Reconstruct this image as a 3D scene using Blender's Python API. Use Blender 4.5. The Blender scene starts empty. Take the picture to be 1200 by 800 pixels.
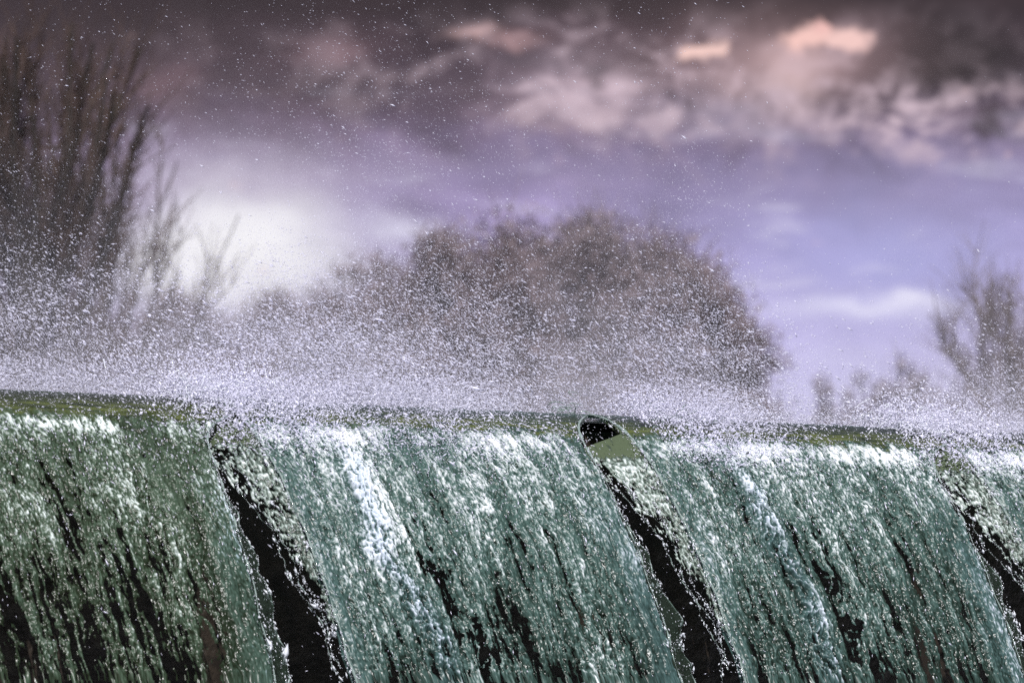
import bpy, math, random
import numpy as np
from mathutils import Vector, Matrix

random.seed(7)
RNG = np.random.default_rng(11)
sc = bpy.context.scene
COL = sc.collection

# ------------------------------------------------------------------ helpers
def lin(r, g, b):
    f = lambda c: (c / 255 / 12.92) if c / 255 <= 0.04045 else ((c / 255 + 0.055) / 1.055) ** 2.4
    return (f(r), f(g), f(b), 1.0)

def sstep(a, b, x):
    t = np.clip((x - a) / (b - a), 0, 1)
    return t * t * (3 - 2 * t)

class Noise:
    """gradient noise on numpy arrays"""
    def __init__(self, seed):
        r = np.random.default_rng(seed)
        self.p = np.concatenate([r.permutation(256)] * 3)
        a = r.uniform(0, 2 * math.pi, 256)
        self.gx, self.gy = np.cos(a), np.sin(a)
    def __call__(self, x, y):
        xi = np.floor(x).astype(np.int64); yi = np.floor(y).astype(np.int64)
        xf = x - xi; yf = y - yi
        u = xf * xf * xf * (xf * (xf * 6 - 15) + 10)
        v = yf * yf * yf * (yf * (yf * 6 - 15) + 10)
        xi &= 255; yi &= 255
        def g(i, j, dx, dy):
            h = self.p[self.p[(xi + i) & 255] + ((yi + j) & 255)]
            return self.gx[h] * dx + self.gy[h] * dy
        n00 = g(0, 0, xf, yf); n10 = g(1, 0, xf - 1, yf)
        n01 = g(0, 1, xf, yf - 1); n11 = g(1, 1, xf - 1, yf - 1)
        a = n00 + u * (n10 - n00); b = n01 + u * (n11 - n01)
        return (a + v * (b - a)) * 1.5
    def fbm(self, x, y, o=3, gain=.5):
        s = 0; amp = 1; t = 0
        for k in range(o):
            s = s + amp * self(x * 2 ** k + 17.3 * k, y * 2 ** k + 5.1 * k); t += amp; amp *= gain
        return s / t

def mesh_np(name, verts, faces, nside, smooth=True, attrs=None):
    """faces: (n, nside) int array"""
    me = bpy.data.meshes.new(name)
    n = len(faces)
    me.vertices.add(len(verts)); me.vertices.foreach_set('co', np.asarray(verts, np.float32).ravel())
    me.loops.add(n * nside); me.loops.foreach_set('vertex_index', np.asarray(faces, np.int32).ravel())
    me.polygons.add(n)
    me.polygons.foreach_set('loop_start', np.arange(0, n * nside, nside, dtype=np.int32))
    me.polygons.foreach_set('loop_total', np.full(n, nside, np.int32))
    me.polygons.foreach_set('use_smooth', np.full(n, smooth, bool))
    if attrs:
        for k, v in attrs.items():
            a = me.attributes.new(k, 'FLOAT', 'POINT'); a.data.foreach_set('value', np.asarray(v, np.float32))
    me.update(calc_edges=True)
    return me

def put(name, me, mat, parent=None):
    o = bpy.data.objects.new(name, me); COL.objects.link(o)
    if mat is not None: me.materials.append(mat)
    if parent is not None: o.parent = parent
    return o

def tag(o, label=None, cat=None, group=None, kind=None):
    if label: o['label'] = label
    if cat: o['category'] = cat
    if group: o['group'] = group
    if kind: o['kind'] = kind
    return o

def root(name, loc, label, cat, group=None):
    o = bpy.data.objects.new(name, None); o.empty_display_size = .2; COL.objects.link(o)
    o.location = loc
    return tag(o, label, cat, group)

class Tubes:
    """swept tubes and loose quads collected into ONE mesh"""
    def __init__(self, n=5): self.v = []; self.f = []; self.c = 0; self.n = n
    def add(self, pts, rad, n=None):
        n = self.n
        pts = np.asarray(pts, float); m = len(pts)
        rad = np.broadcast_to(np.asarray(rad, float), (m,))
        t = np.gradient(pts, axis=0); t /= np.linalg.norm(t, axis=1, keepdims=True) + 1e-9
        ref = np.array([0, 0, 1.]) if abs(t[0][2]) < .9 else np.array([1., 0, 0])
        a = np.cross(t, ref); a /= np.linalg.norm(a, axis=1, keepdims=True) + 1e-9
        b = np.cross(t, a)
        ang = np.arange(n) / n * 2 * math.pi
        ring = pts[:, None] + rad[:, None, None] * (a[:, None] * np.cos(ang)[None, :, None] + b[:, None] * np.sin(ang)[None, :, None])
        self.v.append(ring.reshape(-1, 3))
        i = np.arange(m - 1)[:, None] * n + np.arange(n)[None]
        j = np.arange(m - 1)[:, None] * n + (np.arange(n)[None] + 1) % n
        q = np.stack([i, j, j + n, i + n], -1).reshape(-1, 4) + self.c
        self.f.append(q); self.c += m * n
    def quads(self, centers, ax, ay):
        k = len(centers)
        v = np.stack([centers - ax - ay, centers + ax - ay, centers + ax + ay, centers - ax + ay], 1).reshape(-1, 3)
        self.v.append(v); self.f.append(np.arange(k * 4).reshape(-1, 4) + self.c); self.c += k * 4
    def build(self, name, mat, parent=None, off=(0, 0, 0), smooth=True):
        v = np.concatenate(self.v) - np.asarray(off)
        return put(name, mesh_np(name, v, np.concatenate(self.f), 4, smooth), mat, parent)

OCT_V = np.array([[1, 0, 0], [-1, 0, 0], [0, 1, 0], [0, -1, 0], [0, 0, 1], [0, 0, -1]], float)
OCT_F = np.array([[0, 2, 4], [2, 1, 4], [1, 3, 4], [3, 0, 4], [2, 0, 5], [1, 2, 5], [3, 1, 5], [0, 3, 5]])
def drops_mesh(name, pos, dirs, length, rad):
    """elongated water drops: pos (n,3), dirs (n,3), half length, radius"""
    n = len(pos)
    d = dirs / (np.linalg.norm(dirs, axis=1, keepdims=True) + 1e-9)
    ref = np.where(np.abs(d[:, 2:3]) < .9, np.array([[0, 0, 1.]]), np.array([[1., 0, 0]]))
    a = np.cross(d, ref); a /= np.linalg.norm(a, axis=1, keepdims=True) + 1e-9
    b = np.cross(d, a)
    basis = np.stack([d * length[:, None], a * rad[:, None], b * rad[:, None]], 1)      # n,3,3
    v = pos[:, None] + np.einsum('vk,nkc->nvc', OCT_V, basis)
    f = OCT_F[None] + (np.arange(n) * 6)[:, None, None]
    return mesh_np(name, v.reshape(-1, 3), f.reshape(-1, 3), 3, True)

# ------------------------------------------------------------------ materials
def newmat(name):
    m = bpy.data.materials.new(name); m.use_nodes = True
    nt = m.node_tree; nt.nodes.clear()
    return m, nt, nt.nodes, nt.links

def plain(name, col, rough=.7, col2=None, scale=4., bump=0., spec=.4):
    m, nt, N, L = newmat(name)
    out = N.new('ShaderNodeOutputMaterial'); p = N.new('ShaderNodeBsdfPrincipled')
    p.inputs['Base Color'].default_value = (*col, 1); p.inputs['Roughness'].default_value = rough
    p.inputs['Specular IOR Level'].default_value = spec
    tc = N.new('ShaderNodeTexCoord'); nz = N.new('ShaderNodeTexNoise')
    nz.inputs['Scale'].default_value = scale; nz.inputs['Detail'].default_value = 6
    L.new(tc.outputs['Object'], nz.inputs['Vector'])
    if col2:
        r = N.new('ShaderNodeValToRGB'); r.color_ramp.elements[0].color = (*col, 1); r.color_ramp.elements[1].color = (*col2, 1)
        r.color_ramp.elements[0].position = .35; r.color_ramp.elements[1].position = .65
        L.new(nz.outputs['Fac'], r.inputs['Fac']); L.new(r.outputs['Color'], p.inputs['Base Color'])
    if bump:
        b = N.new('ShaderNodeBump'); b.inputs['Strength'].default_value = bump; b.inputs['Distance'].default_value = .05
        L.new(nz.outputs['Fac'], b.inputs['Height']); L.new(b.outputs['Normal'], p.inputs['Normal'])
    L.new(p.outputs['BSDF'], out.inputs['Surface'])
    return m

def curtain_mat(name, dark, mid, white, clear=None, sky_tint=(.84, .90, 1.06)):
    """aerated water: clear green where foam=0, milky where bubbles ride in it, white froth at 1"""
    m, nt, N, L = newmat(name)
    out = N.new('ShaderNodeOutputMaterial')
    at = N.new('ShaderNodeAttribute'); at.attribute_name = 'foam'
    r = N.new('ShaderNodeValToRGB'); e = r.color_ramp.elements
    e[0].position = 0; e[0].color = (*dark, 1); e[1].position = 1; e[1].color = (*white, 1)
    k = e.new(.5); k.color = (*mid, 1)
    if clear:
        e[0].color = (*clear, 1); k = e.new(.10); k.color = (*clear, 1); k = e.new(.16); k.color = (*dark, 1)
    L.new(at.outputs['Fac'], r.inputs['Fac'])
    ar = N.new('ShaderNodeAttribute'); ar.attribute_name = 'sky_tint'
    cool = N.new('ShaderNodeMix'); cool.data_type = 'RGBA'; cool.blend_type = 'MULTIPLY'
    L.new(ar.outputs['Fac'], cool.inputs[0]); L.new(r.outputs['Color'], cool.inputs[6]); cool.inputs[7].default_value = (*sky_tint, 1)  # cool sky reflection multiplied into the water colour
    lp = N.new('ShaderNodeAttribute'); lp.attribute_name = 'lip'
    lm = N.new('ShaderNodeMix'); lm.data_type = 'RGBA'; L.new(lp.outputs['Fac'], lm.inputs[0]); L.new(cool.outputs[2], lm.inputs[6]); lm.inputs[7].default_value = (.080, .100, .028, 1)
    cool = lm
    p = N.new('ShaderNodeBsdfPrincipled'); p.inputs['Specular IOR Level'].default_value = .5; p.inputs['IOR'].default_value = 1.33
    mr = N.new('ShaderNodeMapRange'); mr.inputs['To Min'].default_value = .26; mr.inputs['To Max'].default_value = .48
    L.new(at.outputs['Fac'], mr.inputs['Value']); L.new(mr.outputs['Result'], p.inputs['Roughness'])
    L.new(cool.outputs[2], p.inputs['Base Color'])
    tr = N.new('ShaderNodeBsdfTranslucent'); L.new(cool.outputs[2], tr.inputs['Color'])
    mx = N.new('ShaderNodeMixShader'); mx.inputs['Fac'].default_value = .25
    L.new(p.outputs['BSDF'], mx.inputs[1]); L.new(tr.outputs['BSDF'], mx.inputs[2])
    L.new(mx.outputs['Shader'], out.inputs['Surface'])
    return m

def drop_mat(name, col, trans=.3, rough=.25):
    m, nt, N, L = newmat(name)
    out = N.new('ShaderNodeOutputMaterial'); p = N.new('ShaderNodeBsdfPrincipled')
    p.inputs['Base Color'].default_value = (*col, 1); p.inputs['Roughness'].default_value = rough
    tr = N.new('ShaderNodeBsdfTranslucent'); tr.inputs['Color'].default_value = (*col, 1)
    mx = N.new('ShaderNodeMixShader'); mx.inputs['Fac'].default_value = trans
    L.new(p.outputs['BSDF'], mx.inputs[1]); L.new(tr.outputs['BSDF'], mx.inputs[2]); L.new(mx.outputs['Shader'], out.inputs['Surface'])
    return m

def film_mat(name, tint, clear):
    """thin clear water: see-through with a glossy skin"""
    m, nt, N, L = newmat(name)
    out = N.new('ShaderNodeOutputMaterial'); p = N.new('ShaderNodeBsdfPrincipled')
    p.inputs['Base Color'].default_value = (*tint, 1); p.inputs['Roughness'].default_value = .08; p.inputs['IOR'].default_value = 1.33
    t = N.new('ShaderNodeBsdfTransparent'); t.inputs['Color'].default_value = (.85, .93, .9, 1)
    mx = N.new('ShaderNodeMixShader'); mx.inputs['Fac'].default_value = clear
    L.new(p.outputs['BSDF'], mx.inputs[1]); L.new(t.outputs['BSDF'], mx.inputs[2]); L.new(mx.outputs['Shader'], out.inputs['Surface'])
    return m

M_GREEN = curtain_mat('olive_falling_water', (.012, .019, .008), (.058, .094, .062), (.74, .83, .82), None, (.95, 1.12, 1.5))
M_TEAL = curtain_mat('teal_falling_water', (.010, .020, .014), (.064, .118, .106), (.74, .79, .82))
M_CURL = curtain_mat('curled_edge_water', (.03, .045, .035), (.19, .25, .22), (.75, .8, .82), (.075, .10, .058))
M_DROP = drop_mat('white_water_drops', (.87, .87, .99), .45)
M_RIM = drop_mat('clear_rim_water', (.24, .31, .29), .3, .06)
M_SPLASH = drop_mat('splash_water', (.75, .78, .84), .35, .1)
M_FILM = film_mat('thin_water_film', (.02, .032, .022), .55)
M_WALL = plain('wet_dark_stone', (.012, .009, .007), .35, (.026, .020, .015), 9, .8, .35)
M_STEEL = plain('wet_steel', (.02, .02, .018), .4, (.04, .032, .02), 12, .2)
M_CONC = plain('weathered_concrete', (.2, .19, .17), .8, (.12, .115, .1), 3, .3)
M_BARK = plain('dark_winter_bark', (.012, .008, .006), .9, (.022, .015, .011), 6)
M_TWIG = plain('brown_twigs', (.046, .027, .021), .9, (.065, .040, .034), 2)
M_PALE = plain('haze_paled_bark', (.115, .092, .10), .9, (.155, .13, .14), 2)  # haze put into the colour: bark and twigs lightened for the right-hand trees
M_MISTY = plain('mist_paled_twigs', (.26, .23, .28), .9, (.19, .17, .21), 1.)  # mist in front of the shrubs painted in as a paler twig colour
M_LEAF = plain('dead_leaves', (.165, .128, .142), .9, (.12, .094, .106), .7)
M_GROUND = plain('meadow_ground', (.05, .06, .03), .95, (.09, .08, .05), .3)
M_RIVER = plain('river_water', (.03, .04, .028), .06, (.04, .05, .035), 1.2, .15, .5)
M_POOL = plain('plunge_pool_water', (.03, .045, .035), .1, (.6, .64, .66), 1.5, .4, .5)

# ------------------------------------------------------------------ camera (telephoto from below the weir)
F = 5850.0                       # focal length in pixels of a 1200 wide picture
CAM_Z = 1.6
HOR = 840.0                      # picture row of the horizon
cam_d = bpy.data.cameras.new('camera'); cam = bpy.data.objects.new('camera', cam_d); COL.objects.link(cam)
cam_d.sensor_width = 36; cam_d.lens = F / 1200 * 36
cam_d.clip_start = .5; cam_d.clip_end = 5000
pitch = math.atan((HOR - 400) / F)
cam.location = (0, 0, CAM_Z); cam.rotation_euler = (math.pi / 2 + pitch, 0, 0)
cam_d.dof.use_dof = True; cam_d.dof.focus_distance = 23.7
cam_d.dof.aperture_fstop = (cam_d.lens / 1000) / .050
sc.camera = cam

def at(px, py, Y):               # a point at depth Y seen in that direction when modelling starts
    return np.array([(px - 600) / F * Y, Y, CAM_Z + (HOR - py) / F * Y])

# ------------------------------------------------------------------ the weir frame
ALPHA = math.radians(35)
EU = np.array([math.cos(ALPHA), math.sin(ALPHA), 0]); EN = np.array([math.sin(ALPHA), -math.cos(ALPHA), 0]); EZ = np.array([0, 0, 1.])
LP = 2.13                        # spacing of the gaps
P0 = at(702, 487, 24.0)
CREST = P0[2]
KK = .50                         # nappe: drop = s^2 / (2 KK)
def weir(u, s, z):
    u, s, z = np.broadcast_arrays(np.asarray(u, float), np.asarray(s, float), np.asarray(z, float))
    return P0 + u[..., None] * EU + s[..., None] * EN + z[..., None] * EZ
GP = {-2: -2 * LP, -1: -LP - .12, 0: -.10, 1: LP - .19, 2: 2 * LP}     # right edges of the gaps
SHEAR = .07                      # the water crosses the crest a little askew
def fall(u, s, z): return weir(np.asarray(u) + SHEAR * np.maximum(-np.asarray(z), 0), s, z)
def nappe(s): s = np.maximum(s, 0); return -s * s / (2 * KK)
def s_of(d): return np.sqrt(np.maximum(d, 0) * 2 * KK)

# ------------------------------------------------------------------ falling water
S = np.concatenate([np.linspace(-.5, -.06, 10), np.array([])])
ss = np.linspace(0, 1.12, 4000); arc = np.concatenate([[0], np.cumsum(np.hypot(np.diff(ss), np.diff(nappe(ss))))])
vis = np.interp(np.arange(0, arc[-1], .0042), arc, ss)
S_ALL = np.concatenate([S, np.linspace(-.055, -.005, 12), vis, np.linspace(vis[-1] + .006, s_of(np.array(CREST - .02)), 60)])
A_ALL = np.concatenate([[0], np.cumsum(np.hypot(np.diff(S_ALL), np.diff(nappe(S_ALL))))]); A_ALL -= np.interp(0, S_ALL, A_ALL)
D_ALL = -nappe(S_ALL)
NS = [Noise(k) for k in range(100, 124)]

def gap_w(d, w):
    w, d0, g = w
    return w * (1 - np.exp(-np.maximum(d - d0, 0) / .06)) + g * np.maximum(d - .15, 0)

def sheet_fields(u, a, d, seed, dl, dr, prm):
    """displacement, foam and hole fields; dl / dr = distance to the left and right edge"""
    o = seed * 37.7
    wx = u + .02 * NS[0](u / .15 + o, a / .3) + .012 * NS[1](u / .05, a / .12 + o)
    big = NS[2].fbm(wx / .075 + o, a / .55, 3)
    big2 = NS[3].fbm(wx / .30 + o, a / .8, 2)
    mid = NS[4].fbm(wx / .030 + o, a / .085, 2)
    mid2 = NS[5].fbm(wx / .021, a / .095 + o, 2)
    sm = NS[6](wx / .0085 + o, a / .030)
    sm2 = NS[7](wx / .0065, a / .020 + o)
    tiny = NS[8](wx / .0045 + o, a / .011)
    rg = np.clip(1 - 3.0 * np.abs(NS[15](wx / .045 + o + .4 * mid, a / .085)), 0, 1)      # webs of froth
    rg2 = np.clip(1 - 3.0 * np.abs(NS[14](wx / .022 + .4 * mid2, a / .045 + o)), 0, 1)
    tr = sstep(.085, .15, d + .022 * NS[9].fbm(u / .09 + o, a / .2, 2) + .02 * NS[10](u / .02 + o, a / .1))
    left_band = np.exp(-(dl / .10) ** 2)                     # clear smooth band along the left edge
    right_band = sstep(.30, .08, dr + .08 * NS[11](u / .4, a / .35 + o)) * sstep(.2, .8, d)
    rope_c = prm['rope'] + .10 * NS[12](a / .55 + o, a * 0 + .3) + .03 * NS[12](a / .16 + o, a * 0 + 4.3) + .10 * d
    rope = np.exp(-((dl - rope_c) / (.085 + .035 * NS[10](a / .2, a * 0 + o))) ** 2) * sstep(.10, .42, d) * prm['ropeamp']
    calm = np.clip(.85 * left_band * sstep(.15, .4, d) + .6 * right_band, 0, 1)
    rip = NS[13].fbm(wx / .04 + o, a / .02, 2)
    disp = (1 - tr) * (.0026 * rip + .004 * big + .0015 * mid + .0006 * sm) + tr * (1 - .6 * calm) * (.018 * big + .010 * mid + .0075 * (np.abs(sm) * 1.6 - .4) + .005 * mid2 + .0014 * tiny + .0014 * sm2)
    disp += rope * (.016 + .018 * rg + .010 * rg2 + .004 * sm)
    st = NS[18].fbm(wx / .016 + o, a / .42, 2); st2 = NS[19].fbm(wx / .036 + o, a / .7, 2)      # long strands
    low = sstep(.25, .95, d)
    disp += tr * (1 - .6 * calm) * low * (.006 * st + .010 * st2)
    row = np.exp(-((d - .165) / .05) ** 2)                   # the first white row under the smooth lip
    fade = sstep(1.2, .2, d)
    lump = .55 * sm + .5 * mid + .45 * sm2 + .4 * mid2 + .3 * tiny
    foam = .08 + (.64 + .6 * big2) * (1 - .12 * low) * lump + .40 * big + low * (.26 * st + .36 * st2) + .08 * st + prm['foam'] + (.30 + .5 * big2 + .3 * mid) * row + .32 * fade + .28 * big2 - .06 * sstep(.6, 1.3, d)
    foam += rope * (.0 + .45 * rg + .35 * rg2)
    foam = foam * (1 - calm) + calm * (.40 + .16 * big + .14 * mid + .22 * sm + .16 * sm2 + .26 * right_band * (.5 + big2))
    band = -.02 + .10 * big + .10 * sm2 + .10 * tiny + .05 * NS[14].fbm(u / .2 + o, a / .012, 2) + .20 * sstep(.03, .0, d) + prm['bandfoam']
    foam = foam * tr + band * (1 - tr)
    thin = .50 * big + .40 * st2 + .26 * st + .30 * mid + .24 * big2 + .18 * sm + .12 * mid2
    thr = -.40 + prm['holes'] + .36 * sstep(.3, 1.25, d) - .9 * right_band - .9 * left_band * sstep(1.4, .9, d) - .30 * rope * (.4 + rg) - .5 * sstep(.36, .14, d)
    side = np.exp(-((dl - rope_c - .17 - .05 * d) / .08) ** 2) * sstep(.42, .75, d)     # torn dark pockets beside the rope
    thr = thr + side * prm['pocket'] * (.55 + 1.3 * NS[15](wx / .09 + o, a / .13)) * (1 - .8 * rg)
    sky_tint = np.clip(.75 * rope + .55 * right_band + .35 * left_band * sstep(.2, .6, d), 0, 1)  # where bluish sky reflection is painted on: rope and edge bands
    lip = np.clip((1 - tr) * sstep(.015, .09, d) * (.6 + 1.4 * NS[9].fbm(u / .25 + o, a / .03, 2)), 0, 1)
    return disp, np.clip(foam, 0, 1), thin - thr, sky_tint, lip

def beads(path, n, jit, rad, seed):
    g = np.random.default_rng(seed)
    k = g.uniform(0, 1, n) ** .9 * (len(path) - 2); i0 = k.astype(int); f = (k - i0)[:, None]
    p = path[i0] * (1 - f) + path[i0 + 1] * f; t = path[i0 + 1] - path[i0]; t = t / (np.linalg.norm(t, axis=1, keepdims=True) + 1e-9)
    clump = .5 + 1.5 * np.clip(NS[3](k / 9. + seed, k * 0 + 2.2) + .3, 0, 1)
    r = g.lognormal(math.log(rad), .45, n) * clump
    return p + g.normal(0, jit, (n, 3)) * clump[:, None], t + g.normal(0, .35, (n, 3)), r * g.uniform(1.2, 4.0, n), r

def water_curtain(i, label, mat, prm, w_here, w_next):
    u0, u1 = GP[i], GP[i + 1]
    base = weir((u0 + u1) / 2, 0., 0.)
    r = root('water_curtain', tuple(base), label, 'waterfall', 'water curtains falling over the weir')
    nc = int(LP / .0042)
    q = np.linspace(0, 1, nc)
    d = D_ALL[:, None]; a = A_ALL[:, None]; s = S_ALL[:, None]
    ul = u0 + .012 * NS[16](a / .16 + i * 9, a * 0) * sstep(.1, .5, d) + .02 * sstep(.0, .1, d)
    ur = u1 - gap_w(d, w_next) + .008 * NS[23](a / .035 + i, a * 0) * sstep(.12, .4, d) + .012 * NS[17](a / .2 + i * 5, a * 0) * sstep(.1, .5, d)
    u = ul + (ur - ul) * q[None]
    d2 = np.broadcast_to(d, u.shape); a2 = np.broadcast_to(a, u.shape); s2 = np.broadcast_to(s, u.shape)
    dl, dr = u - ul, ur - u
    disp, foam, hole, sky_tint, lip = sheet_fields(u, a2, d2, i + 3, dl, dr, prm)
    env = sstep(-.2, .05, s2) * sstep(0, .03, np.minimum(dl, dr) + .012)
    disp = disp * env - .035 * np.exp(-np.minimum(dl, dr) / .016) * sstep(.0, .08, d2)
    nl = np.hypot(1, np.maximum(s2, 0) / KK)
    ns, nz = np.maximum(s2, 0) / KK / nl, 1 / nl
    v = fall(u, s2 + disp * ns, -d2 + disp * nz) - base
    nr = len(S_ALL)
    idx = (np.arange(nr - 1)[:, None] * nc + np.arange(nc - 1)[None])
    keep = hole[:-1, :-1] > 0
    idx = idx[keep]
    f = np.stack([idx, idx + nc, idx + nc + 1, idx + 1], -1)
    used = np.zeros(nr * nc, bool); used[f.ravel()] = True
    remap = np.cumsum(used) - 1
    me = mesh_np('sheet', v.reshape(-1, 3)[used], remap[f], 4, True, {'foam': foam.ravel()[used], 'sky_tint': sky_tint.ravel()[used], 'lip': lip.ravel()[used]})
    put('sheet', me, mat, r)
    # flecks: drops and froth lumps tearing off the sheet
    n = prm['flecks']
    fu = RNG.uniform(0, 1, n); fd = np.abs(RNG.gamma(1.25, .24, n)) + .10
    fs = s_of(fd)
    fu_w = u0 + fu * (u1 - u0 - gap_w(fd, w_next))
    off = np.abs(RNG.normal(0, .022, n)) + .004
    fl = np.hypot(1, fs / KK)
    pos = fall(fu_w, fs + off * fs / KK / fl, -fd + off / fl) - base
    tang = (EN[None] * (1 / fl)[:, None] + EZ[None] * (-fs / KK / fl)[:, None]) + RNG.normal(0, .2, (n, 3))
    rad = RNG.lognormal(math.log(.00125), .4, n)
    put('froth_drops', drops_mesh('froth_drops', pos, tang, rad * RNG.uniform(2.5, 6.5, n), rad), M_DROP, r)['kind'] = 'stuff'
    # clear rounded rim along the left edge
    tb = Tubes(10)
    dd = np.linspace(.0, 1.5, 260); sd = s_of(dd)
    aa = np.interp(sd, S_ALL, A_ALL)
    wob = .010 * NS[16](aa / .16 + i * 9, aa * 0) * sstep(.1, .5, dd)
    tube_r = np.maximum(.0030 + .0055 * NS[18](aa / .09, aa * 0 + i) + .0012 * dd, .0008) + .0035 * sstep(.40, .18, dd) * sstep(-.02, .06, dd)
    tb.add(fall(u0 + wob + .012 + .01 * sstep(0, .1, dd), sd, -dd) - base, tube_r)
    tb.build('clear_rim', M_RIM, r)
    tb = Tubes(10)
    dq = np.linspace(w_next[1] + .004, 1.5, 260); aq = np.interp(s_of(dq), S_ALL, A_ALL)
    tb.add(fall(u1 - gap_w(dq, w_next) + .012 * NS[17](aq / .2 + i * 5, aq * 0) * sstep(.1, .5, dq) - .006, s_of(dq) - .008, -dq) - base,
           np.maximum(.0026 + .006 * NS[18](aq / .07, aq * 0 + i + 5), .0006) + .0035 * sstep(.36, .16, dq) * sstep(-.02, .05, dq))
    tb.build('clear_rim', M_RIM, r)
    pl = fall(u0 + wob + .008, sd, -dd + .004) - base
    pr = fall(u1 - gap_w(dq, w_next) - .012, s_of(dq), -dq + .004) - base
    acc = [beads(pl, 420, .008, .0014, 300 + i), beads(pr, 360, .009, .0014, 400 + i), beads(pl[:70], 120, .014, .0016, 500 + i), beads(pr[:70], 120, .014, .0016, 600 + i)]
    put('edge_froth', drops_mesh('edge_froth', *[np.concatenate(x) for x in zip(*acc)]), M_SPLASH, r)['kind'] = 'stuff'
    # the sheet's edge curls back into the gap: smooth green above, frothy and torn below
    w, d0, _ = w_here
    shut = d0 > .05
    nd, nw = 240, 90
    cd = np.linspace(d0 + .02, 1.05, nd)[:, None]; cq = np.linspace(0, 1, nw)[None]
    prof_d = np.array([.03, .105, .155, .215, .30, .42, .55, .75, 1.05])
    prof_f = np.array([1, 1, 1, 1, .86, .62, .46, .25, .05]) if shut else np.array([.0, .06, .55, 1.0, .86, .60, .44, .25, .05])
    wf = np.interp(cd, prof_d, prof_f) * (gap_w(cd, w_here) + .02)
    ca = np.interp(s_of(cd), S_ALL, A_ALL)
    cu = u0 + .015 - wf * cq
    cs = s_of(cd) - .16 * cq * (wf / w) - .01
    CA = np.broadcast_to(ca, cu.shape); CD = np.broadcast_to(cd, cu.shape)
    frothy = sstep(.215, .24, CD + .010 * NS[19](cu / .025, CA / .3))
    nb = NS[20].fbm(cu / .012 + i, CA / .026, 3); nb2 = NS[21].fbm(cu / .05 + i, CA / .14, 2)
    cdisp = frothy * (.007 * nb + .012 * nb2) + (1 - frothy) * .004 * NS[20].fbm(cu / .07 + 3 * i, CA / .03, 2)
    cf = frothy * np.clip(.36 + 1.1 * nb + .5 * nb2 - .25 * sstep(.4, .8, CD), .16, 1)
    cf = cf + (1 - frothy) * .15 * sstep(-.05, .45, NS[14].fbm(cu / .016 + i, CA / .10 + cu / .05, 3))
    cv = fall(cu, cs + cdisp, -CD + .003 * nb * frothy) - base
    ch = nb2 * .7 + nb * .5 + .36 - .62 * frothy * (cq ** 2) - .25 * sstep(.4, .9, CD)
    ci = (np.arange(nd - 1)[:, None] * nw + np.arange(nw - 1)[None])
    ci = ci[(ch[:-1, :-1] > 0) | (frothy[:-1, :-1] < .5)]
    cfc = np.stack([ci, ci + nw, ci + nw + 1, ci + 1], -1)
    put('curled_edge', mesh_np('curled_edge', cv.reshape(-1, 3), cfc, 4, True, {'foam': cf.ravel()}), M_CURL, r)
    # bright wavy strand hanging along the torn edge of the curl
    acc = []
    tb = Tubes(6)
    for k in range(3):
        d3 = np.linspace(.26 + .05 * k, 1.35 - .12 * k, 200); s3 = s_of(d3)
        wv = np.interp(d3, prof_d, prof_f) * gap_w(d3, w_here) * (1 - .25 * k) + .06 * NS[22](d3 / .24 + 7 * k + i * 3, d3 * 0 + k) * sstep(.26, .5, d3) + .016 * NS[22](d3 / .05 + k, d3 * 0 + i)
        path = fall(u0 + .01 - np.maximum(wv, 0.004), s3 - .10 * (1 - k * .3), -d3) - base
        acc.append(beads(path, 240, .0045, .0016, 31 * k + i + 70))
        if k < 2: tb.add(path, np.maximum(.0008 + .0036 * NS[23](d3 / .05 + k * 3, d3 * 0 + i), .0002))
    tb.build('hanging_strand', M_RIM, r)
    put('strand_froth', drops_mesh('strand_froth', *[np.concatenate(x) for x in zip(*acc)]), M_SPLASH, r)['kind'] = 'stuff'
    # thin film and rivulet trailing off the right edge into the next gap
    w = w_next[0]
    d4 = np.linspace(.16, 1.6, 200)[:, None]; q4 = np.linspace(0, 1, 26)[None]
    wid = (.02 + .42 * w * sstep(.15, .9, d4) + .09 * NS[22].fbm(d4 / .22 + i * 4, d4 * 0 + 9, 3) * sstep(.25, .6, d4))
    wid = np.maximum(wid, .008)
    edge = u1 - gap_w(d4, w_next) - .015
    fu2 = edge + wid * q4
    fs2 = s_of(d4) - .05 - .05 * q4 + .022 * NS[20].fbm(fu2 / .05, d4 / .10 + fu2 * 0, 3)
    fv = fall(fu2, fs2, -d4 + fu2 * 0) - base
    fi = (np.arange(199)[:, None] * 26 + np.arange(25)[None]).ravel()
    put('thin_film', mesh_np('thin_film', fv.reshape(-1, 3), np.stack([fi, fi + 26, fi + 27, fi + 1], -1), 4, True), M_FILM, r)
    tb = Tubes(6)
    d5 = d4[:, 0]
    path = fall(edge[:, 0] + wid[:, 0], s_of(d5) - .10, -d5) - base
    tb.add(path, np.maximum(.0012 + .0045 * NS[21](d5 / .06, d5 * 0 + i), .0003))
    tb.build('rivulet', M_RIM, r)
    p2 = fall(edge[:, 0] + wid[:, 0] * .7, s_of(d5) - .085, -d5) - base
    acc = [beads(path, 420, .006, .0018, 90 + i), beads(p2, 220, .012, .0013, 190 + i)]
    put('rivulet_froth', drops_mesh('rivulet_froth', *[np.concatenate(x) for x in zip(*acc)]), M_SPLASH, r)['kind'] = 'stuff'
    return r

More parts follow.
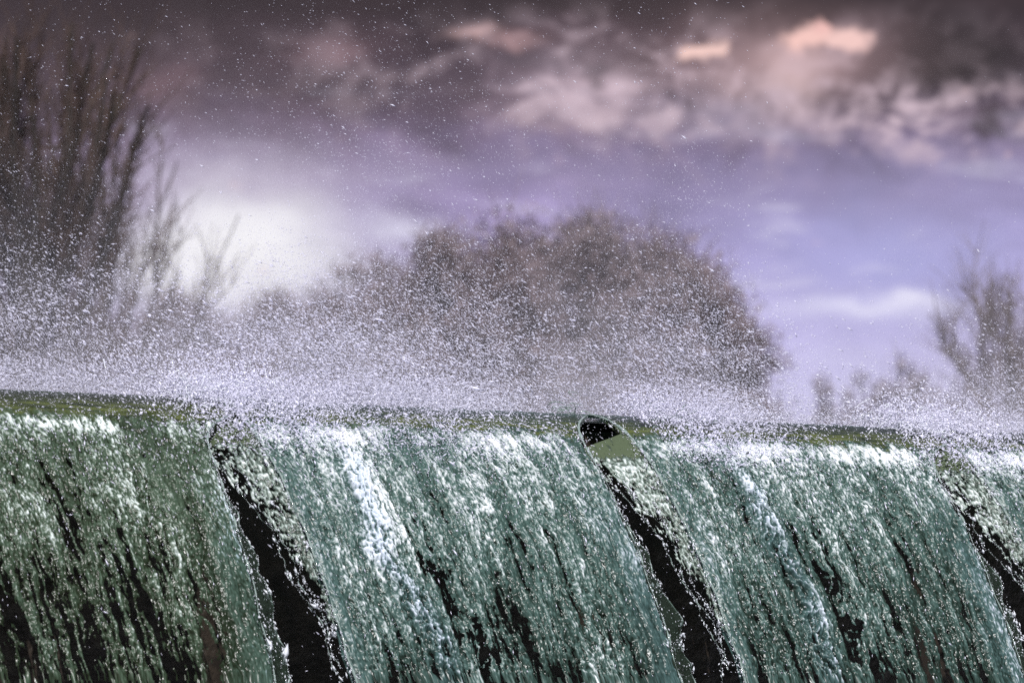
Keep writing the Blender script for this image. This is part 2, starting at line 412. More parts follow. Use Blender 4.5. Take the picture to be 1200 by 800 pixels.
GW = {-2: (.30, .1, .05), -1: (.27, .09, .10), 0: (.30, .002, .03), 1: (.27, .09, .02), 2: (.27, .1, .05)}
B = dict(rope=.30, ropeamp=.8, foam=0, holes=0, pocket=.5, flecks=1600, closed=0., bandfoam=.0)
water_curtain(-2, 'dark green water curtain at the left edge, with black streaks low down', M_GREEN, dict(B, foam=-.06, holes=.07, ropeamp=.1, pocket=.0, flecks=1500), GW[-2], GW[-1])
water_curtain(-1, 'broad white flecked water curtain in the middle, between the two long dark gaps', M_TEAL, dict(B, foam=.12, holes=-.11, ropeamp=1.0, rope=.36, pocket=.7, flecks=1600, bandfoam=.10, closed=1.), GW[-1], GW[0])
water_curtain(0, 'teal water curtain right of centre with foam rope and regular dark streaks', M_TEAL, dict(B, foam=.02, holes=-.09, ropeamp=.95, rope=.40, pocket=.75), GW[0], GW[1])
water_curtain(1, 'narrow slice of water curtain at the right edge, beyond the third gap', M_TEAL, dict(B, foam=.03, holes=.02, ropeamp=.4, closed=1.), GW[1], GW[2])

# ------------------------------------------------------------------ splashes over the gaps
def splash(i, label, w, n, hgt):
    w, d0, _ = w
    U0 = GP[i]; base = weir(U0, 0., 0.)
    r = root('splash', tuple(base), label, 'splash', 'splashes over the gaps')
    tb = Tubes(6)
    g = np.random.default_rng(50 + i)
    # the clear lip of water arching over the gap
    for k in range(0 if d0 < .05 else 2):
        tt = np.linspace(0, 1, 40)
        uu = -w * (.95 + .25 * k) + (w * (1.15 + .5 * k)) * tt
        dd = (.20 - .05 * k) * (1 - sstep(0, .55, tt)) * (1 if d0 < .05 else .55) + .05 * sstep(.6, 1, tt) * (1 + k) - .010 * np.sin(tt * math.pi)
        tb.add(fall(U0 + uu, s_of(np.maximum(dd, 0)) + .012 + .01 * k, -dd + .006 + .006 * k) - base, (.0045 - .001 * k) * (.4 + np.sin(tt * math.pi)))
    # flung filaments
    for k in range(n):
        c = np.array([g.normal(-.02, .20), g.uniform(-.05, .35), 0])
        if d0 < .05: c[0] = abs(c[0]) * 1.3 + .22 if k % 3 else g.normal(-.02, .05) - .10; c[1] = c[1] if k % 3 else g.uniform(-.05, .06)
        dz = max(c[1], 0) ** 2 / (2 * KK)
        L_ = g.uniform(.02, .085); an = g.normal(.5, .6); tt = np.linspace(-1, 1, 9)
        bend = g.normal(0, .03)
        uu = c[0] + L_ * .5 * tt * math.cos(an) + bend * tt ** 2
        zz = -dz + abs(g.normal(.02, .05)) * hgt + L_ * .5 * tt * math.sin(an) - .02 * tt ** 2
        tb.add(fall(U0 + uu, c[1] + .03 + g.normal(0, .02) * tt, np.maximum(zz, -dz - .02)) - base, g.uniform(.0012, .0035) * (1 - .85 * tt ** 2))
    tb.build('water_strands', M_RIM if d0 < .05 else M_SPLASH, r)['kind'] = 'stuff'
    m = n * 45
    pu = g.normal(.02, .24, m)
    if d0 < .05: pu = np.abs(pu) * 1.3 + .16
    ps = g.uniform(-.15, .5, m); pz = -np.maximum(ps, 0) ** 2 / (2 * KK) + np.abs(g.normal(0, .09 * hgt, m))
    rad = g.lognormal(math.log(.0026), .4, m)
    put('splash_drops', drops_mesh('splash_drops', fall(U0 + pu, ps + .03, pz) - base, g.normal(0, .5, (m, 3)) + EU[None] * .6 - EZ[None] * .35, rad * g.uniform(1.1, 3.0, m), rad), M_DROP, r)['kind'] = 'stuff'
splash(-1, 'white splash bursting over the top of the left gap with tangled strands', GW[-1], 120, 1.3)
splash(0, 'splash with a clear arched lip over the pointed top of the middle gap', GW[0], 66, .8)
splash(1, 'small splash over the top of the right gap near the picture edge', GW[1], 110, 1.0)

# ------------------------------------------------------------------ flying spray
def px_to_u(px):                 # where along the crest that column of the picture falls
    t = (px - 702) / 426.
    for _ in range(3): t = (px - 702) / 426. * (1 + .051 * t) / 1.0 + 0 * t
    return t * LP
def spray(name, n, px_c, px_w, h_s, lbl, rmed, sig, lmin, lmax, depth=.35, hmode='exp', seed=1, tilt=-.40, jit=.26):
    g = np.random.default_rng(seed)
    W = np.asarray(px_w, float); W /= W.sum()
    cell = g.choice(len(px_c), n, p=W)
    px = np.asarray(px_c)[cell] + g.uniform(-50, 50, n)
    hs = np.interp(px, px_c, h_s)
    u = (px - 702) / 426. * LP * (1 + .051 * (px - 702) / 426.)
    h = g.exponential(1, n) * hs if hmode == 'exp' else (g.uniform(0, 1, n) ** 1.5) * hs
    s = g.normal(-.12, depth, n)
    busy = np.maximum(np.exp(-((u + 1.45) / .75) ** 2), np.maximum(np.exp(-((u - .45) / .36) ** 2), np.exp(-((u - 2.6) / .45) ** 2)))
    cut = (s > .04) & (g.uniform(0, 1, n) < .70 * (1 - busy))
    cut |= (np.abs(u + .16) < .30) & (s > -.15) & (g.uniform(0, 1, n) < .85)
    cl = NS[1].fbm(u / .30 + seed, h / .16 + .3 * u, 3) + .6 * NS[4].fbm(u / .9, h / .7 + seed, 2)
    if hmode == 'exp': cut |= g.uniform(0, 1, n) > .12 + .88 * sstep(-.38, .22, cl + .35 * np.exp(-h / .08))
    k_ = ~cut; u, h, s, n = u[k_], h[k_], s[k_], int(k_.sum())
    z = h - np.where(s > 0, s * s / (2 * KK), 0) * .6 + .0
    pos = fall(u, s, z)
    d = EU[None] * 1.0 + EZ[None] * (tilt + .5 * NS[0](u / .6, h / .4)[:, None]) + g.normal(0, jit, (n, 3))
    rad = g.lognormal(math.log(rmed), sig, n) * (1 - .5 * sstep(.15, 1.1, h))
    me = drops_mesh(name, pos, d, rad * g.uniform(lmin, lmax, n), rad)
    return tag(put(name, me, M_DROP), lbl, 'spray', None, 'stuff')
PX = np.arange(-250, 1501, 100)
#      -250 -150 -50  50  150  250  350  450  550  650  750  850  950 1050 1150 1250 1350 1450
wt = [  5,   6,   8,  9,  9,   9,   13,  13,  11,   9,   12,  11,  4.0, 2.5, 5,   7,   6,   3]
hh = [ .38, .38, .40,.40, .38, .34, .40, .50, .54, .54, .56, .50, .20, .17, .24, .25, .22, .2]
spray('spray', 165000, PX, wt, hh, 'dense white spray drops flying above the weir crest', .00120, .45, 3.5, 7.0, .35, seed=1)
spray('fine_spray', 270000, PX, wt, [x * .55 for x in hh], 'fine misty spray hanging just above the weir crest', .0009, .3, 2.5, 5.0, .4, seed=2)
spray('stray_drops', 9000, PX, [9, 9, 9, 9, 9, 9, 8, 8, 7, 7, 6, 5, 4, 4, 4, 4, 3, 3], [2.15] * 8 + [2.0, 1.9, 1.8, 1.7, 1.6, 1.5, 1.5, 1.4, 1.4, 1.4], 'scattered stray drops glinting high against the clouds', .0011, .4, 3.5, 7.0, .6, 'uni', seed=3)
def crest_splash():
    g = np.random.default_rng(19); n = 34000
    k = g.choice(5, n, p=[.34, .22, .26, .11, .07])
    u = np.array([-1.35, -2.15, .52, 2.55, 1.9])[k] + g.normal(0, 1, n) * np.array([.46, .20, .24, .35, .16])[k]
    s = g.uniform(-.15, .55, n); h = np.abs(g.normal(0, .055, n)) + g.exponential(.02, n)
    ok = (np.abs(u + .16) > .30) & (g.uniform(0, 1, n) < .2 + .8 * sstep(-.3, .25, NS[1].fbm(u / .16, s / .2 + 3, 3)))
    u, s, h = u[ok], s[ok], h[ok]; n = len(u)
    rad = g.lognormal(math.log(.0013), .45, n)
    d = EU[None] * .8 + EN[None] * .3 + EZ[None] * g.normal(.0, .6, (n, 1)) + g.normal(0, .35, (n, 3))
    return tag(put('crest_splash', drops_mesh('crest_splash', fall(u, s + .02, h - np.maximum(s, 0) ** 2 / (2 * KK)), d, rad * g.uniform(2., 6., n), rad), M_DROP),
        'white broken water leaping along the crest beside the gaps', 'spray', None, 'stuff')
crest_splash()
def front_drops():
    g = np.random.default_rng(9); n = 3200
    u = g.uniform(-1.95, 1.95, n) * LP; u[:3000] = np.round(u[:3000] / LP).clip(-1, 1) * LP + g.uniform(-.4, .15, 3000); d = g.gamma(1.3, .45, n); s = s_of(d) + .05 + np.abs(g.normal(0, .2, n))
    rad = g.lognormal(math.log(.0009), .35, n)
    dr = EU[None] * .5 + EN[None] * .2 - EZ[None] * .8 + g.normal(0, .45, (n, 3))
    return tag(put('falling_drops', drops_mesh('falling_drops', fall(u, s, -d + .05), dr, rad * g.uniform(2.5, 6., n), rad), M_DROP),
        'loose white drops falling in front of the water curtains', 'spray', None, 'stuff')
front_drops()

# ------------------------------------------------------------------ mist hanging over the crest
mm, mnt, MN, ML = newmat('water_mist')
def mmath(op, a, b=None):
    n = MN.new('ShaderNodeMath'); n.operation = op
    for k, x in enumerate((a, b)):
        if x is None: continue
        if isinstance(x, (int, float)): n.inputs[k].default_value = x
        else: ML.new(x, n.inputs[k])
    return n.outputs[0]
mo = MN.new('ShaderNodeOutputMaterial'); mv = MN.new('ShaderNodeVolumePrincipled')
mv.inputs['Color'].default_value = (.93, .92, 1, 1); mv.inputs['Anisotropy'].default_value = .1
mtc = MN.new('ShaderNodeTexCoord'); msp = MN.new('ShaderNodeSeparateXYZ'); ML.new(mtc.outputs['Object'], msp.inputs[0])
mx_, my_, mz_ = msp.outputs
def bump1(x, c, wd): return mmath('EXPONENT', mmath('MULTIPLY', mmath('POWER', mmath('DIVIDE', mmath('SUBTRACT', x, c), wd), 2.0), -1.0))
plume = mmath('ADD', mmath('MULTIPLY', bump1(mx_, -1.45, .75), 1.0), mmath('MULTIPLY', bump1(mx_, .50, .42), 1.0))
plume = mmath('ADD', plume, mmath('MULTIPLY', bump1(mx_, -3.2, 1.6), .42)); plume = mmath('ADD', plume, mmath('MULTIPLY', bump1(mx_, 2.9, .5), .5)); plume = mmath('ADD', plume, .14)
mnz = MN.new('ShaderNodeTexNoise'); mnz.inputs['Scale'].default_value = 3.2; mnz.inputs['Detail'].default_value = 4; ML.new(mtc.outputs['Object'], mnz.inputs['Vector'])
mr_ = MN.new('ShaderNodeMapRange'); mr_.inputs['From Min'].default_value = .36; mr_.inputs['From Max'].default_value = .66; ML.new(mnz.outputs['Fac'], mr_.inputs['Value'])
dens = mmath('MULTIPLY', mmath('MULTIPLY', plume, mmath('EXPONENT', mmath('DIVIDE', mz_, -.38))), mmath('ADD', mmath('MULTIPLY', mr_.outputs[0], 1.1), .25))
dens = mmath('MULTIPLY', dens, bump1(my_, .55, .42))
ML.new(mmath('MULTIPLY', dens, 1.8), mv.inputs['Density']); ML.new(mv.outputs['Volume'], mo.inputs['Volume'])
me = bpy.data.meshes.new('mist')
vv = [(x, y, z) for z in (.0, 2.2) for x, y in ((-4.6, -.25), (4.6, -.25), (4.6, 1.4), (-4.6, 1.4))]
me.from_pydata(vv, [], [[3, 2, 1, 0], [4, 5, 6, 7], [0, 1, 5, 4], [1, 2, 6, 5], [2, 3, 7, 6], [3, 0, 4, 7]]); me.update()
mist = tag(put('mist', me, mm), 'soft white mist drifting over the weir crest', None, None, 'stuff')
mist.location = tuple(P0); mist.rotation_euler = (0, 0, ALPHA)

# ------------------------------------------------------------------ weir body
def prism(name, prof, u0, u1, mat, parent, off):
    """profile [(s, z)...] swept along the crest"""
    n = len(prof)
    v = [weir(u0, s, z) - off for s, z in prof] + [weir(u1, s, z) - off for s, z in prof]
    me = bpy.data.meshes.new(name)
    fs = [[k, (k + 1) % n, n + (k + 1) % n, n + k] for k in range(n)] + [list(range(n))[::-1], list(range(n, 2 * n))]
    me.from_pydata([tuple(x) for x in v], [], fs); me.update()
    o = put(name, me, mat, parent)
    b = o.modifiers.new('soft_edges', 'BEVEL'); b.width = .012; b.segments = 2
    return o
wb = weir(0., -.4, -CREST)
wr = root('weir', tuple(wb), 'dark wet stone weir wall glimpsed through the gaps in the falling water', 'weir')
zb = -CREST - .5
prism('wall', [(-1.2, zb), (.02, zb), (.0, -.12), (-.05, -.075), (-1.2, -.30)], -2.05 * LP, 2.05 * LP, M_WALL, wr, wb)
for i in (-1, 0, 1):
    prism('flow_splitter', [(-.34, -.075), (.03, -.12), (.045, -.06), (-.10, -.018), (-.30, -.05)], GP[i] - .10, GP[i] - .06, M_STEEL, wr, wb)
for sg in (-1, 1):
    prism('abutment', [(-.7, zb), (.5, zb), (.5, -1.3), (.15, .12), (-.7, .12)], sg * 2.05 * LP, sg * (2.05 * LP + .9), M_CONC, wr, wb)

# ------------------------------------------------------------------ setting
def sheet_obj(name, corners, mat, div=1):
    me = bpy.data.meshes.new(name); me.from_pydata([tuple(c) for c in corners], [], [list(range(len(corners)))]); me.update()
    return tag(put(name, me, mat), kind='structure')
Lw = 2.05 * LP
sheet_obj('ground', [(-2500, -300, -.6), (2500, -300, -.6), (2500, 2500, -.6), (-2500, 2500, -.6)], M_GROUND)
pool = sheet_obj('plunge_pool', [weir(-40., .02, -CREST), weir(-40., 90., -CREST), weir(40., 90., -CREST), weir(40., .02, -CREST)], M_POOL)
river = sheet_obj('river', [weir(-60., -.45, -.004), weir(60., -.45, -.004), weir(60., -45., -.004), weir(-60., -45., -.004)], M_RIVER)
def solid(name, pts, z0, z1, mat):
    n = len(pts); me = bpy.data.meshes.new(name)
    v = [(p[0], p[1], z0) for p in pts] + [(p[0], p[1], z1) for p in pts]
    f = [[k, (k + 1) % n, n + (k + 1) % n, n + k] for k in range(n)] + [list(range(n, 2 * n))]
    me.from_pydata(v, [], f); me.update(); return tag(put(name, me, mat), kind='structure')
p1, p2 = weir(-900., -44., 0.), weir(900., -44., 0.); q1, q2 = weir(-900., -1800., 0.), weir(900., -1800., 0.)
solid('far_bank', [p1, p2, q2, q1], -.59, CREST + .35, M_GROUND)
for sg in (-1, 1):
    a1, a2 = sg * (Lw + .9), sg * 60.
    solid('river_bank', [weir(a1, .1, 0.), weir(a2, .1, 0.), weir(a2, -.6, 0.), weir(a1, -.6, 0.)], -.58, CREST + .05, M_GROUND)
BANK = CREST + .33

# ------------------------------------------------------------------ trees
def rot_about(v, ax, an):
    return np.array(Matrix.Rotation(an, 3, Vector(ax)) @ Vector(v))
def branch(p, d, length, n, up, wig, g):
    pts = [p.copy()]; d = d / np.linalg.norm(d)
    for k in range(n):
        d = d + EZ * up + g.normal(0, wig, 3); d /= np.linalg.norm(d)
        pts.append(pts[-1] + d * length / n)
    return np.array(pts), d
def perp(d, an, az, ):
    d = d / np.linalg.norm(d)
    a = np.cross(d, [0.3, .2, .9]); a /= np.linalg.norm(a); b = np.cross(d, a)
    return d * math.cos(an) + (a * math.cos(az) + b * math.sin(az)) * math.sin(an)

def vase_tree(px, Y, trunk_h, top_py, seed, nst, spread, label, group, thick=.20, sub=9, lean=0., bark=None, twig=None):
    """bare winter tree: many upswept stems, long side shoots, fine twigs"""
    g = np.random.default_rng(seed)
    x = (px - 600) / F * Y
    base = np.array([x, Y, BANK]); H = CAM_Z + (HOR - top_py) / F * Y - BANK
    r = root('bare_tree', tuple(base), label, 'tree', group)
    tk, cr = Tubes(9), Tubes(4)
    pts, d = branch(np.zeros(3), np.array([lean, 0, 1.]), trunk_h, 7, .1, .03, g)
    tk.add(pts, np.linspace(thick * 1.5, thick, 8))
    top = pts[-1]
    for k in range(nst):
        an = spread * (.12 + .88 * (k + .5) / nst); az = k * 2.4 + g.uniform(-.4, .4)
        dd = perp(np.array([lean * .4, 0, 1.]), an, az)
        L_ = (H - trunk_h) * g.uniform(.82, 1.03) * (1.0 - .12 * an)
        st, de = branch(pts[-1 - int(g.integers(0, 3))], dd, L_, 12, .035, .045, g)
        tk.add(st, np.linspace(thick * .52, .03 if thick > .15 else .012, 13))
        for j in range(sub):
            f0 = g.uniform(.22, .97); ii = int(f0 * 11)
            sp, sd = branch(st[ii], perp(st[ii + 1] - st[ii], g.uniform(.12, .38), g.uniform(0, 6.28)), L_ * g.uniform(.2, .4) * (1.2 - .6 * f0), 6, .06, .06, g)
            cr.add(sp, np.linspace(.04, .012, 7) * (1 if thick > .15 else .6))
            for m in range(9):
                i2 = int(g.integers(1, 6))
                tp, _ = branch(sp[i2], perp(sp[i2 + 1 if i2 < 6 else i2] - sp[i2 - 1], g.uniform(.3, .8), g.uniform(0, 6.28)), g.uniform(.4, 1.1), 3, .08, .1, g)
                cr.add(tp, np.linspace(.012, .005, 4))
    tk.build('trunk', bark or M_BARK, r)
    cr.build('crown', twig or M_TWIG, r)
    return r

def round_tree(px, Y, half_px, top_py, seed, label, group, dens=1.0, squash=1., low=.25, leaf=M_LEAF, name='broad_tree'):
    """broad tree with forking limbs, twigs and dead leaves in uneven clumps"""
    g = np.random.default_rng(seed)
    x = (px - 600) / F * Y; base = np.array([x, Y, BANK])
    H = CAM_Z + (HOR - top_py) / F * Y - BANK; R = half_px / F * Y
    r = root(name, tuple(base), label, 'tree', group)
    tk, cr = Tubes(8), Tubes(4)
    th = H * .22
    pts, d = branch(np.zeros(3), EZ.copy(), th, 5, .1, .04, g); tk.add(pts, np.linspace(.03 * H, .022 * H, 6))
    cz = H * (1 + low) / 2; hz = H * (1 - low) / 2 * 1.0
    # clump centres: on and in an uneven ellipsoid
    nc = int(125 * dens); C_ = []
    while len(C_) < nc:
        v = g.normal(0, 1, 3); v /= np.linalg.norm(v); q = g.uniform(.3, 1) ** .42
        if v[2] < -.55: continue
        bump = 1 + .10 * math.sin(3.1 * math.atan2(v[1], v[0]) + seed) + g.normal(0, .03)
        C_.append(np.array([v[0] * R * .88, v[1] * R * .8, cz + v[2] * hz * .90]) * np.array([bump, bump, 1]) * np.array([q, q, 1]) + np.array([0, 0, (q - 1) * v[2] * hz]))
    for c in C_:
        L_ = np.linalg.norm(c - pts[-1])
        k = np.linspace(0, 1, 8)[:, None]
        arcp = pts[-1] * (1 - k) + c * k + EZ * (np.sin(k * math.pi) * L_ * .10) + g.normal(0, .03 * L_, (8, 3)) * np.sin(k * math.pi)
        tk.add(arcp, np.linspace(.010 * H, .0022 * H, 8))
        cl = g.uniform(.17, .29) * R * 1.1
        for m in range(int(16 * dens)):
            dv = g.normal(0, 1, 3) + EZ * .6; dv /= np.linalg.norm(dv)
            tp, _ = branch(c - dv * cl * .2, dv, cl * g.uniform(.8, 1.7), 4, .05, .12, g)
            cr.add(tp, np.linspace(.02, .006, 5))
        nl = int(190 * dens)
        dv = g.normal(0, 1, (nl, 3)); dv /= np.linalg.norm(dv, axis=1, keepdims=True)
        pc = c + dv * cl * (g.uniform(0, 1, (nl, 1)) ** .6) * np.array([1.15, 1.15, .95])
        a = g.normal(0, 1, (nl, 3)); a /= np.linalg.norm(a, axis=1, keepdims=True); b = np.cross(a, dv); b /= np.linalg.norm(b, axis=1, keepdims=True) + 1e-6
        sz = g.uniform(.03, .075, (nl, 1)) * H / 13
        cr.quads(pc, a * sz, b * sz * .7)
    tk.build('trunk', M_BARK, r)
    cr.build('crown', leaf, r, smooth=False)
    return r

FAR = 'trees on the far bank'
vase_tree(24, 80, 4.4, -30, 3, 22, .60, 'tall bare winter tree at the left with dark upswept branches', FAR, .22, 8)
vase_tree(105, 95, 2.8, 130, 4, 16, .50, 'smaller bare twiggy tree just right of the tall bare tree', FAR, .07, 10)
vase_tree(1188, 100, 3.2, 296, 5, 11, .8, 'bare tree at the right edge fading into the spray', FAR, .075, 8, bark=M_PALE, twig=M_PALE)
round_tree(668, 150, 210, 244, 21, 'largest broad mauve brown tree rising as a dome in the middle of the far bank', FAR, 1.5)
round_tree(815, 140, 108, 288, 22, 'mauve brown tree forming the steep right shoulder of the central dome', FAR, 1.0, low=.1)
round_tree(548, 145, 130, 256, 23, 'mauve brown tree forming the left shoulder beside the largest dome tree', FAR, 1.1)
round_tree(432, 155, 125, 284, 24, 'lower mauve brown tree stepping down left of the central dome', FAR, 1.1, low=.1)
round_tree(318, 160, 110, 312, 25, 'small mauve brown tree between the low left trees and the lower stepping one', FAR, 1.0, low=.05)
round_tree(205, 165, 115, 322, 26, 'low hazy mauve brown tree right of the two bare trees', FAR, .9, low=.05)
round_tree(60, 165, 130, 312, 27, 'low hazy mauve brown tree behind the tall bare tree at the left', FAR, .9, low=.05)
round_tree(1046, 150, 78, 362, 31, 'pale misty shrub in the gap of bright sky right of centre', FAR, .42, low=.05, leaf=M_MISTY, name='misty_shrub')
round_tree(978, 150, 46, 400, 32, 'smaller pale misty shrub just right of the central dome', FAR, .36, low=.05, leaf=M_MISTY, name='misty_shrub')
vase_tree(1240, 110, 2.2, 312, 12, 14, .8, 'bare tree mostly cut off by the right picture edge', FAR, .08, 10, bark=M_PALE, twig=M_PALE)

# ------------------------------------------------------------------ sky: Nishita under a heavy cloud deck
TO_SUN = np.array([.10, -.60, .75]); TO_SUN /= np.linalg.norm(TO_SUN)
SUN_EL = math.asin(TO_SUN[2]); SUN_AZ = math.atan2(TO_SUN[0], TO_SUN[1])
w = bpy.data.worlds.new('World'); sc.world = w; w.use_nodes = True
nt = w.node_tree; N, Lk = nt.nodes, nt.links; N.clear()
wo = N.new('ShaderNodeOutputWorld'); bg = N.new('ShaderNodeBackground'); bg.inputs['Strength'].default_value = .75
Lk.new(bg.outputs['Background'], wo.inputs['Surface'])
tc = N.new('ShaderNodeTexCoord')
sep = N.new('ShaderNodeSeparateXYZ'); Lk.new(tc.outputs['Generated'], sep.inputs[0])
def mth(op, a, b=None, c=None):
    n = N.new('ShaderNodeMath'); n.operation = op
    for k, x in enumerate((a, b, c)):
        if x is None: continue
        if isinstance(x, (int, float)): n.inputs[k].default_value = x
        else: Lk.new(x, n.inputs[k])
    return n.outputs[0]
az = mth('ARCTAN2', sep.outputs['X'], sep.outputs['Y'])
el = mth('ARCSINE', sep.outputs['Z'])
# cloud chart: degrees of azimuth / elevation, scaled so one unit is about a degree
U = mth('MULTIPLY', az, F / 100); V = mth('MULTIPLY', el, F / 100)       # V: 0 horizon .. 8.4 top of the view
comb = N.new('ShaderNodeCombineXYZ'); Lk.new(U, comb.inputs[0]); Lk.new(V, comb.inputs[1])
def noise(scale, detail, rough, sx=1., sy=1., seed=0., dist=0.):
    mp = N.new('ShaderNodeMapping'); mp.inputs['Scale'].default_value = (sx, sy, 1); mp.inputs['Location'].default_value = (seed, seed * .7, seed)
    Lk.new(comb.outputs[0], mp.inputs['Vector'])
    n = N.new('ShaderNodeTexNoise'); n.inputs['Scale'].default_value = scale; n.inputs['Detail'].default_value = detail
    n.inputs['Roughness'].default_value = rough; n.inputs['Distortion'].default_value = dist
    Lk.new(mp.outputs[0], n.inputs['Vector']); return n
def vm(op, a, b):
    n = N.new('ShaderNodeVectorMath'); n.operation = op
    Lk.new(a, n.inputs[0])
    if isinstance(b, (tuple, list)): n.inputs[1].default_value = b
    else: Lk.new(b, n.inputs[1])
    return n
wn = noise(.55, 5, .55, 1, 1.5, 3.1)
off = vm('SUBTRACT', wn.outputs['Color'], (.5, .5, .5)); off = vm('MULTIPLY', off.outputs[0], (1.1, .6, 0))
warp = vm('ADD', comb.outputs[0], off.outputs[0])
wn2 = noise(1.8, 4, .55, 1, 1.3, 8.7)
off2 = vm('SUBTRACT', wn2.outputs['Color'], (.5, .5, .5)); off2 = vm('MULTIPLY', off2.outputs[0], (.5, .36, 0))
warp = vm('ADD', warp.outputs[0], off2.outputs[0])
ws = N.new('ShaderNodeSeparateXYZ'); Lk.new(warp.outputs[0], ws.inputs[0])
ramp = N.new('ShaderNodeValToRGB')
VMAX = 30.0
stops = [(0, (206, 203, 236)), (3.8, (206, 201, 240)), (4.7, (192, 182, 228)), (5.5, (170, 156, 202)), (6.2, (146, 130, 170)), (6.75, (120, 102, 128)),
         (7.3, (94, 76, 88)), (7.8, (76, 58, 66)), (8.4, (54, 39, 42)), (10, (80, 70, 78)), (14, (104, 94, 112)), (30, (128, 122, 142))]
e = ramp.color_ramp.elements
e[0].position = 0; e[0].color = lin(*stops[0][1]); e[1].position = 1; e[1].color = lin(*stops[-1][1])
for v_, c_ in stops[1:-1]:
    k = e.new(v_ / VMAX); k.color = lin(*c_)
Lk.new(mth('DIVIDE', ws.outputs['Y'], VMAX), ramp.inputs['Fac'])
cur = ramp.outputs['Color']
# coarse billows through the deck
fb = noise(.8, 8, .6, .8, 1.6, 1.3, .6)
def mixc(fac, a, col, mode='MIX'):
    n = N.new('ShaderNodeMix'); n.data_type = 'RGBA'; n.blend_type = mode
    if isinstance(fac, (int, float)): n.inputs[0].default_value = fac
    else: Lk.new(fac, n.inputs[0])
    Lk.new(a, n.inputs[6])
    if isinstance(col, tuple): n.inputs[7].default_value = col
    else: Lk.new(col, n.inputs[7])
    return n.outputs[2]
vis_hi = N.new('ShaderNodeMapRange'); vis_hi.inputs['From Min'].default_value = 4.5; vis_hi.inputs['From Max'].default_value = 7.0
Lk.new(V, vis_hi.inputs['Value'])
bl = mth('MULTIPLY', mth('SUBTRACT', fb.outputs['Fac'], .5), 2.0)
gain = mth('ADD', 1.0, mth('MULTIPLY', bl, mth('ADD', .25, mth('MULTIPLY', vis_hi.outputs[0], 1.0))))
gc = N.new('ShaderNodeCombineColor'); [Lk.new(gain, gc.inputs[k]) for k in range(3)]
cur = mixc(1.0, cur, gc.outputs[0], 'MULTIPLY')
# (x, y in hundreds of picture pixels from the view axis, size, colour, amount, warped)
BL = [(100, 30, 260, 55, (60, 46, 47), .65), (330, 105, 150, 42, (78, 62, 70), .75), (120, 110, 90, 30, (92, 74, 84), .5), (205, 100, 36, 22, (134, 106, 114), .5),
      (385, 62, 36, 14, (150, 118, 126), .55), (250, 205, 190, 36, (168, 150, 178), .5), (60, 250, 60, 50, (182, 165, 195), .5), (272, 300, 112, 66, (255, 254, 255), .98), (1050, 300, 190, 80, (172, 173, 226), .7), (245, 325, 46, 22, (244, 242, 255), .8),
      (480, 272, 34, 12, (230, 226, 248), .7), (330, 212, 110, 15, (196, 182, 208), .5), (690, 108, 70, 34, (208, 184, 196), .8), (690, 150, 32, 11, (214, 188, 196), .6),
      (555, 38, 22, 7, (222, 182, 180), .8), (605, 50, 28, 6, (206, 166, 168), .6), (600, 110, 60, 40, (128, 108, 124), .5), (905, 92, 100, 40, (162, 142, 152), .6), (925, 92, 42, 40, (222, 194, 196), .85),
      (870, 130, 90, 22, (186, 168, 186), .55), (1010, 112, 52, 34, (92, 76, 84), .7), (1130, 68, 92, 46, (48, 38, 38), .95), (900, 6, 160, 13, (60, 45, 46), .85), (690, 10, 120, 14, (60, 46, 47), .85),
      (1140, 142, 55, 16, (156, 134, 150), .65), (1110, 175, 90, 26, (136, 120, 146), .5), (760, 62, 40, 18, (84, 68, 74), .6), (600, 205, 240, 24, (142, 130, 164), .5), (1010, 215, 210, 46, (146, 136, 172), .55), (1010, 362, 90, 13, (226, 223, 248), .85), (1070, 352, 36, 9, (236, 233, 252), .8),
      (938, 42, 26, 20, (246, 200, 192), 1.1), (985, 47, 30, 10, (244, 202, 196), 1.0), (818, 60, 22, 11, (246, 206, 198), 1.1)]
def gauss(px, py, sx, sy):
    d_ = vm('SUBTRACT', warp.outputs[0], ((px - 600) / 100, (HOR - py) / 100, 0)); d_ = vm('MULTIPLY', d_.outputs[0], (100 / sx, 100 / sy, 0))
    return mth('EXPONENT', mth('MULTIPLY', vm('DOT_PRODUCT', d_.outputs[0], d_.outputs[0]).outputs['Value'], -.8))
def srange(x, a, b):
    n = N.new('ShaderNodeMapRange'); n.interpolation_type = 'SMOOTHSTEP'; n.inputs['From Min'].default_value = a; n.inputs['From Max'].default_value = b
    Lk.new(x, n.inputs['Value']); return n.outputs[0]
for (px, py, sx, sy, col, amt) in BL[:-3]:
    cx, cy = (px - 600) / 100, (HOR - py) / 100
    d_ = vm('SUBTRACT', warp.outputs[0], (cx, cy, 0)); d_ = vm('MULTIPLY', d_.outputs[0], (100 / sx, 100 / sy, 0))
    dt = vm('DOT_PRODUCT', d_.outputs[0], d_.outputs[0])
    r2 = dt.outputs['Value']
    if amt > .99: r2 = mth('MULTIPLY', r2, r2)
    fac = mth('MULTIPLY', mth('EXPONENT', mth('MULTIPLY', r2, -.8)), amt)
    fac = mth('MINIMUM', fac, 1.0)
    cur = mixc(fac, cur, lin(*col))
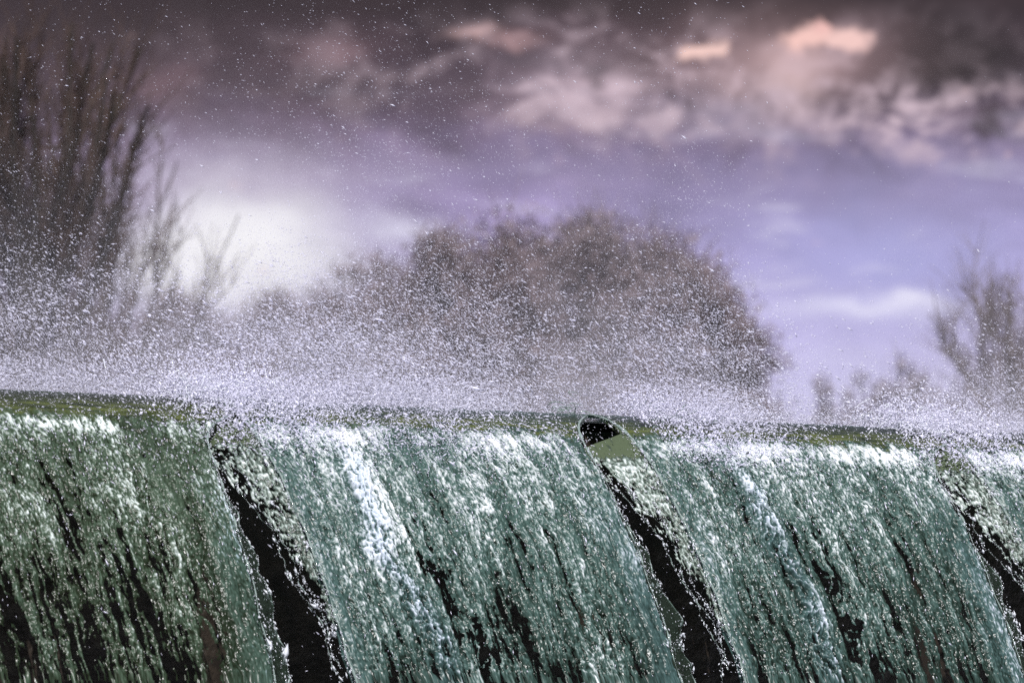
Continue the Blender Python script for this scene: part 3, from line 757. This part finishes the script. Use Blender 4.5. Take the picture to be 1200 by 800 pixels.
# torn, lit cloud edges and dark bellies between them
bil = noise(1.15, 9, .62, 1, 1.4, 5.3, .5).outputs['Fac']; bil2 = noise(2.3, 8, .6, 1, 1.25, 2.2, .4).outputs['Fac']
bb = mth('ADD', mth('MULTIPLY', bil, .65), mth('MULTIPLY', bil2, .35))
reg = mth('MINIMUM', mth('ADD', gauss(810, 104, 280, 58), mth('ADD', gauss(1120, 150, 120, 40), mth('MULTIPLY', gauss(360, 70, 260, 50), .06))), 1.0)
cur = mixc(mth('MULTIPLY', mth('MULTIPLY', srange(bb, .475, .60), reg), .95), cur, lin(218, 194, 206))
cur = mixc(mth('MULTIPLY', mth('MULTIPLY', srange(bb, .50, .38), reg), .8), cur, lin(66, 52, 58))
wisp = noise(1.0, 7, .6, .55, 2.2, 9.1, .3).outputs['Fac']
reg2 = gauss(600, 270, 900, 110)
cur = mixc(mth('MULTIPLY', mth('MULTIPLY', srange(wisp, .52, .70), reg2), .5), cur, lin(228, 224, 246))
cur = mixc(mth('MULTIPLY', mth('MULTIPLY', srange(wisp, .48, .32), reg2), .35), cur, lin(140, 130, 168))
cur = mixc(mth('MULTIPLY', mth('ADD', gauss(250, -8, 380, 26), gauss(1000, -14, 420, 26)), .8), cur, lin(56, 41, 43))
cur = mixc(mth('MULTIPLY', gauss(1125, 68, 80, 36), .75), cur, lin(50, 38, 40))
cur = mixc(mth('MULTIPLY', gauss(920, 66, 110, 38), .45), cur, lin(206, 168, 170))
cur = mixc(mth('MULTIPLY', gauss(268, 298, 92, 54), .9), cur, lin(254, 252, 255))
for (px, py, sx, sy, col, amt) in BL[-3:] + [(949, 26, 9, 14, (240, 190, 184), 1.0)]:
    g_ = gauss(px, py, sx, sy); g_ = mth('MULTIPLY', srange(mth('ADD', g_, mth('MULTIPLY', mth('SUBTRACT', bil2, .5), 1.3)), .22, .85), amt)
    cur = mixc(mth('MINIMUM', g_, 1.0), cur, lin(*col))
sky = N.new('ShaderNodeTexSky'); sky.sky_type = 'NISHITA'; sky.sun_disc = False
sky.sun_elevation = SUN_EL; sky.sun_rotation = SUN_AZ
sk = mixc(1.0, sky.outputs['Color'], (.10, .10, .10, 1), 'MULTIPLY')
cur = mixc(.97, sk, cur)                                       # thin breaks in the deck let a little blue through
Lk.new(cur, bg.inputs['Color'])

sd = bpy.data.lights.new('sun', 'SUN'); sun = bpy.data.objects.new('sun', sd); COL.objects.link(sun)
sd.energy = 5.0; sd.angle = math.radians(.5); sd.color = (1, .975, .96)
sun.rotation_euler = Vector(-TO_SUN).to_track_quat('-Z', 'Y').to_euler()

# ------------------------------------------------------------------ render settings
sc.view_settings.view_transform = 'Standard'; sc.view_settings.look = 'None'
sc.view_settings.exposure = .45; sc.view_settings.gamma = 1; sc.view_settings.use_curve_mapping = False
sc.render.engine = 'CYCLES'
sc.cycles.max_bounces = 6; sc.cycles.transparent_max_bounces = 12
sc.cycles.use_denoising = False
sc.cycles.filter_width = 1.5
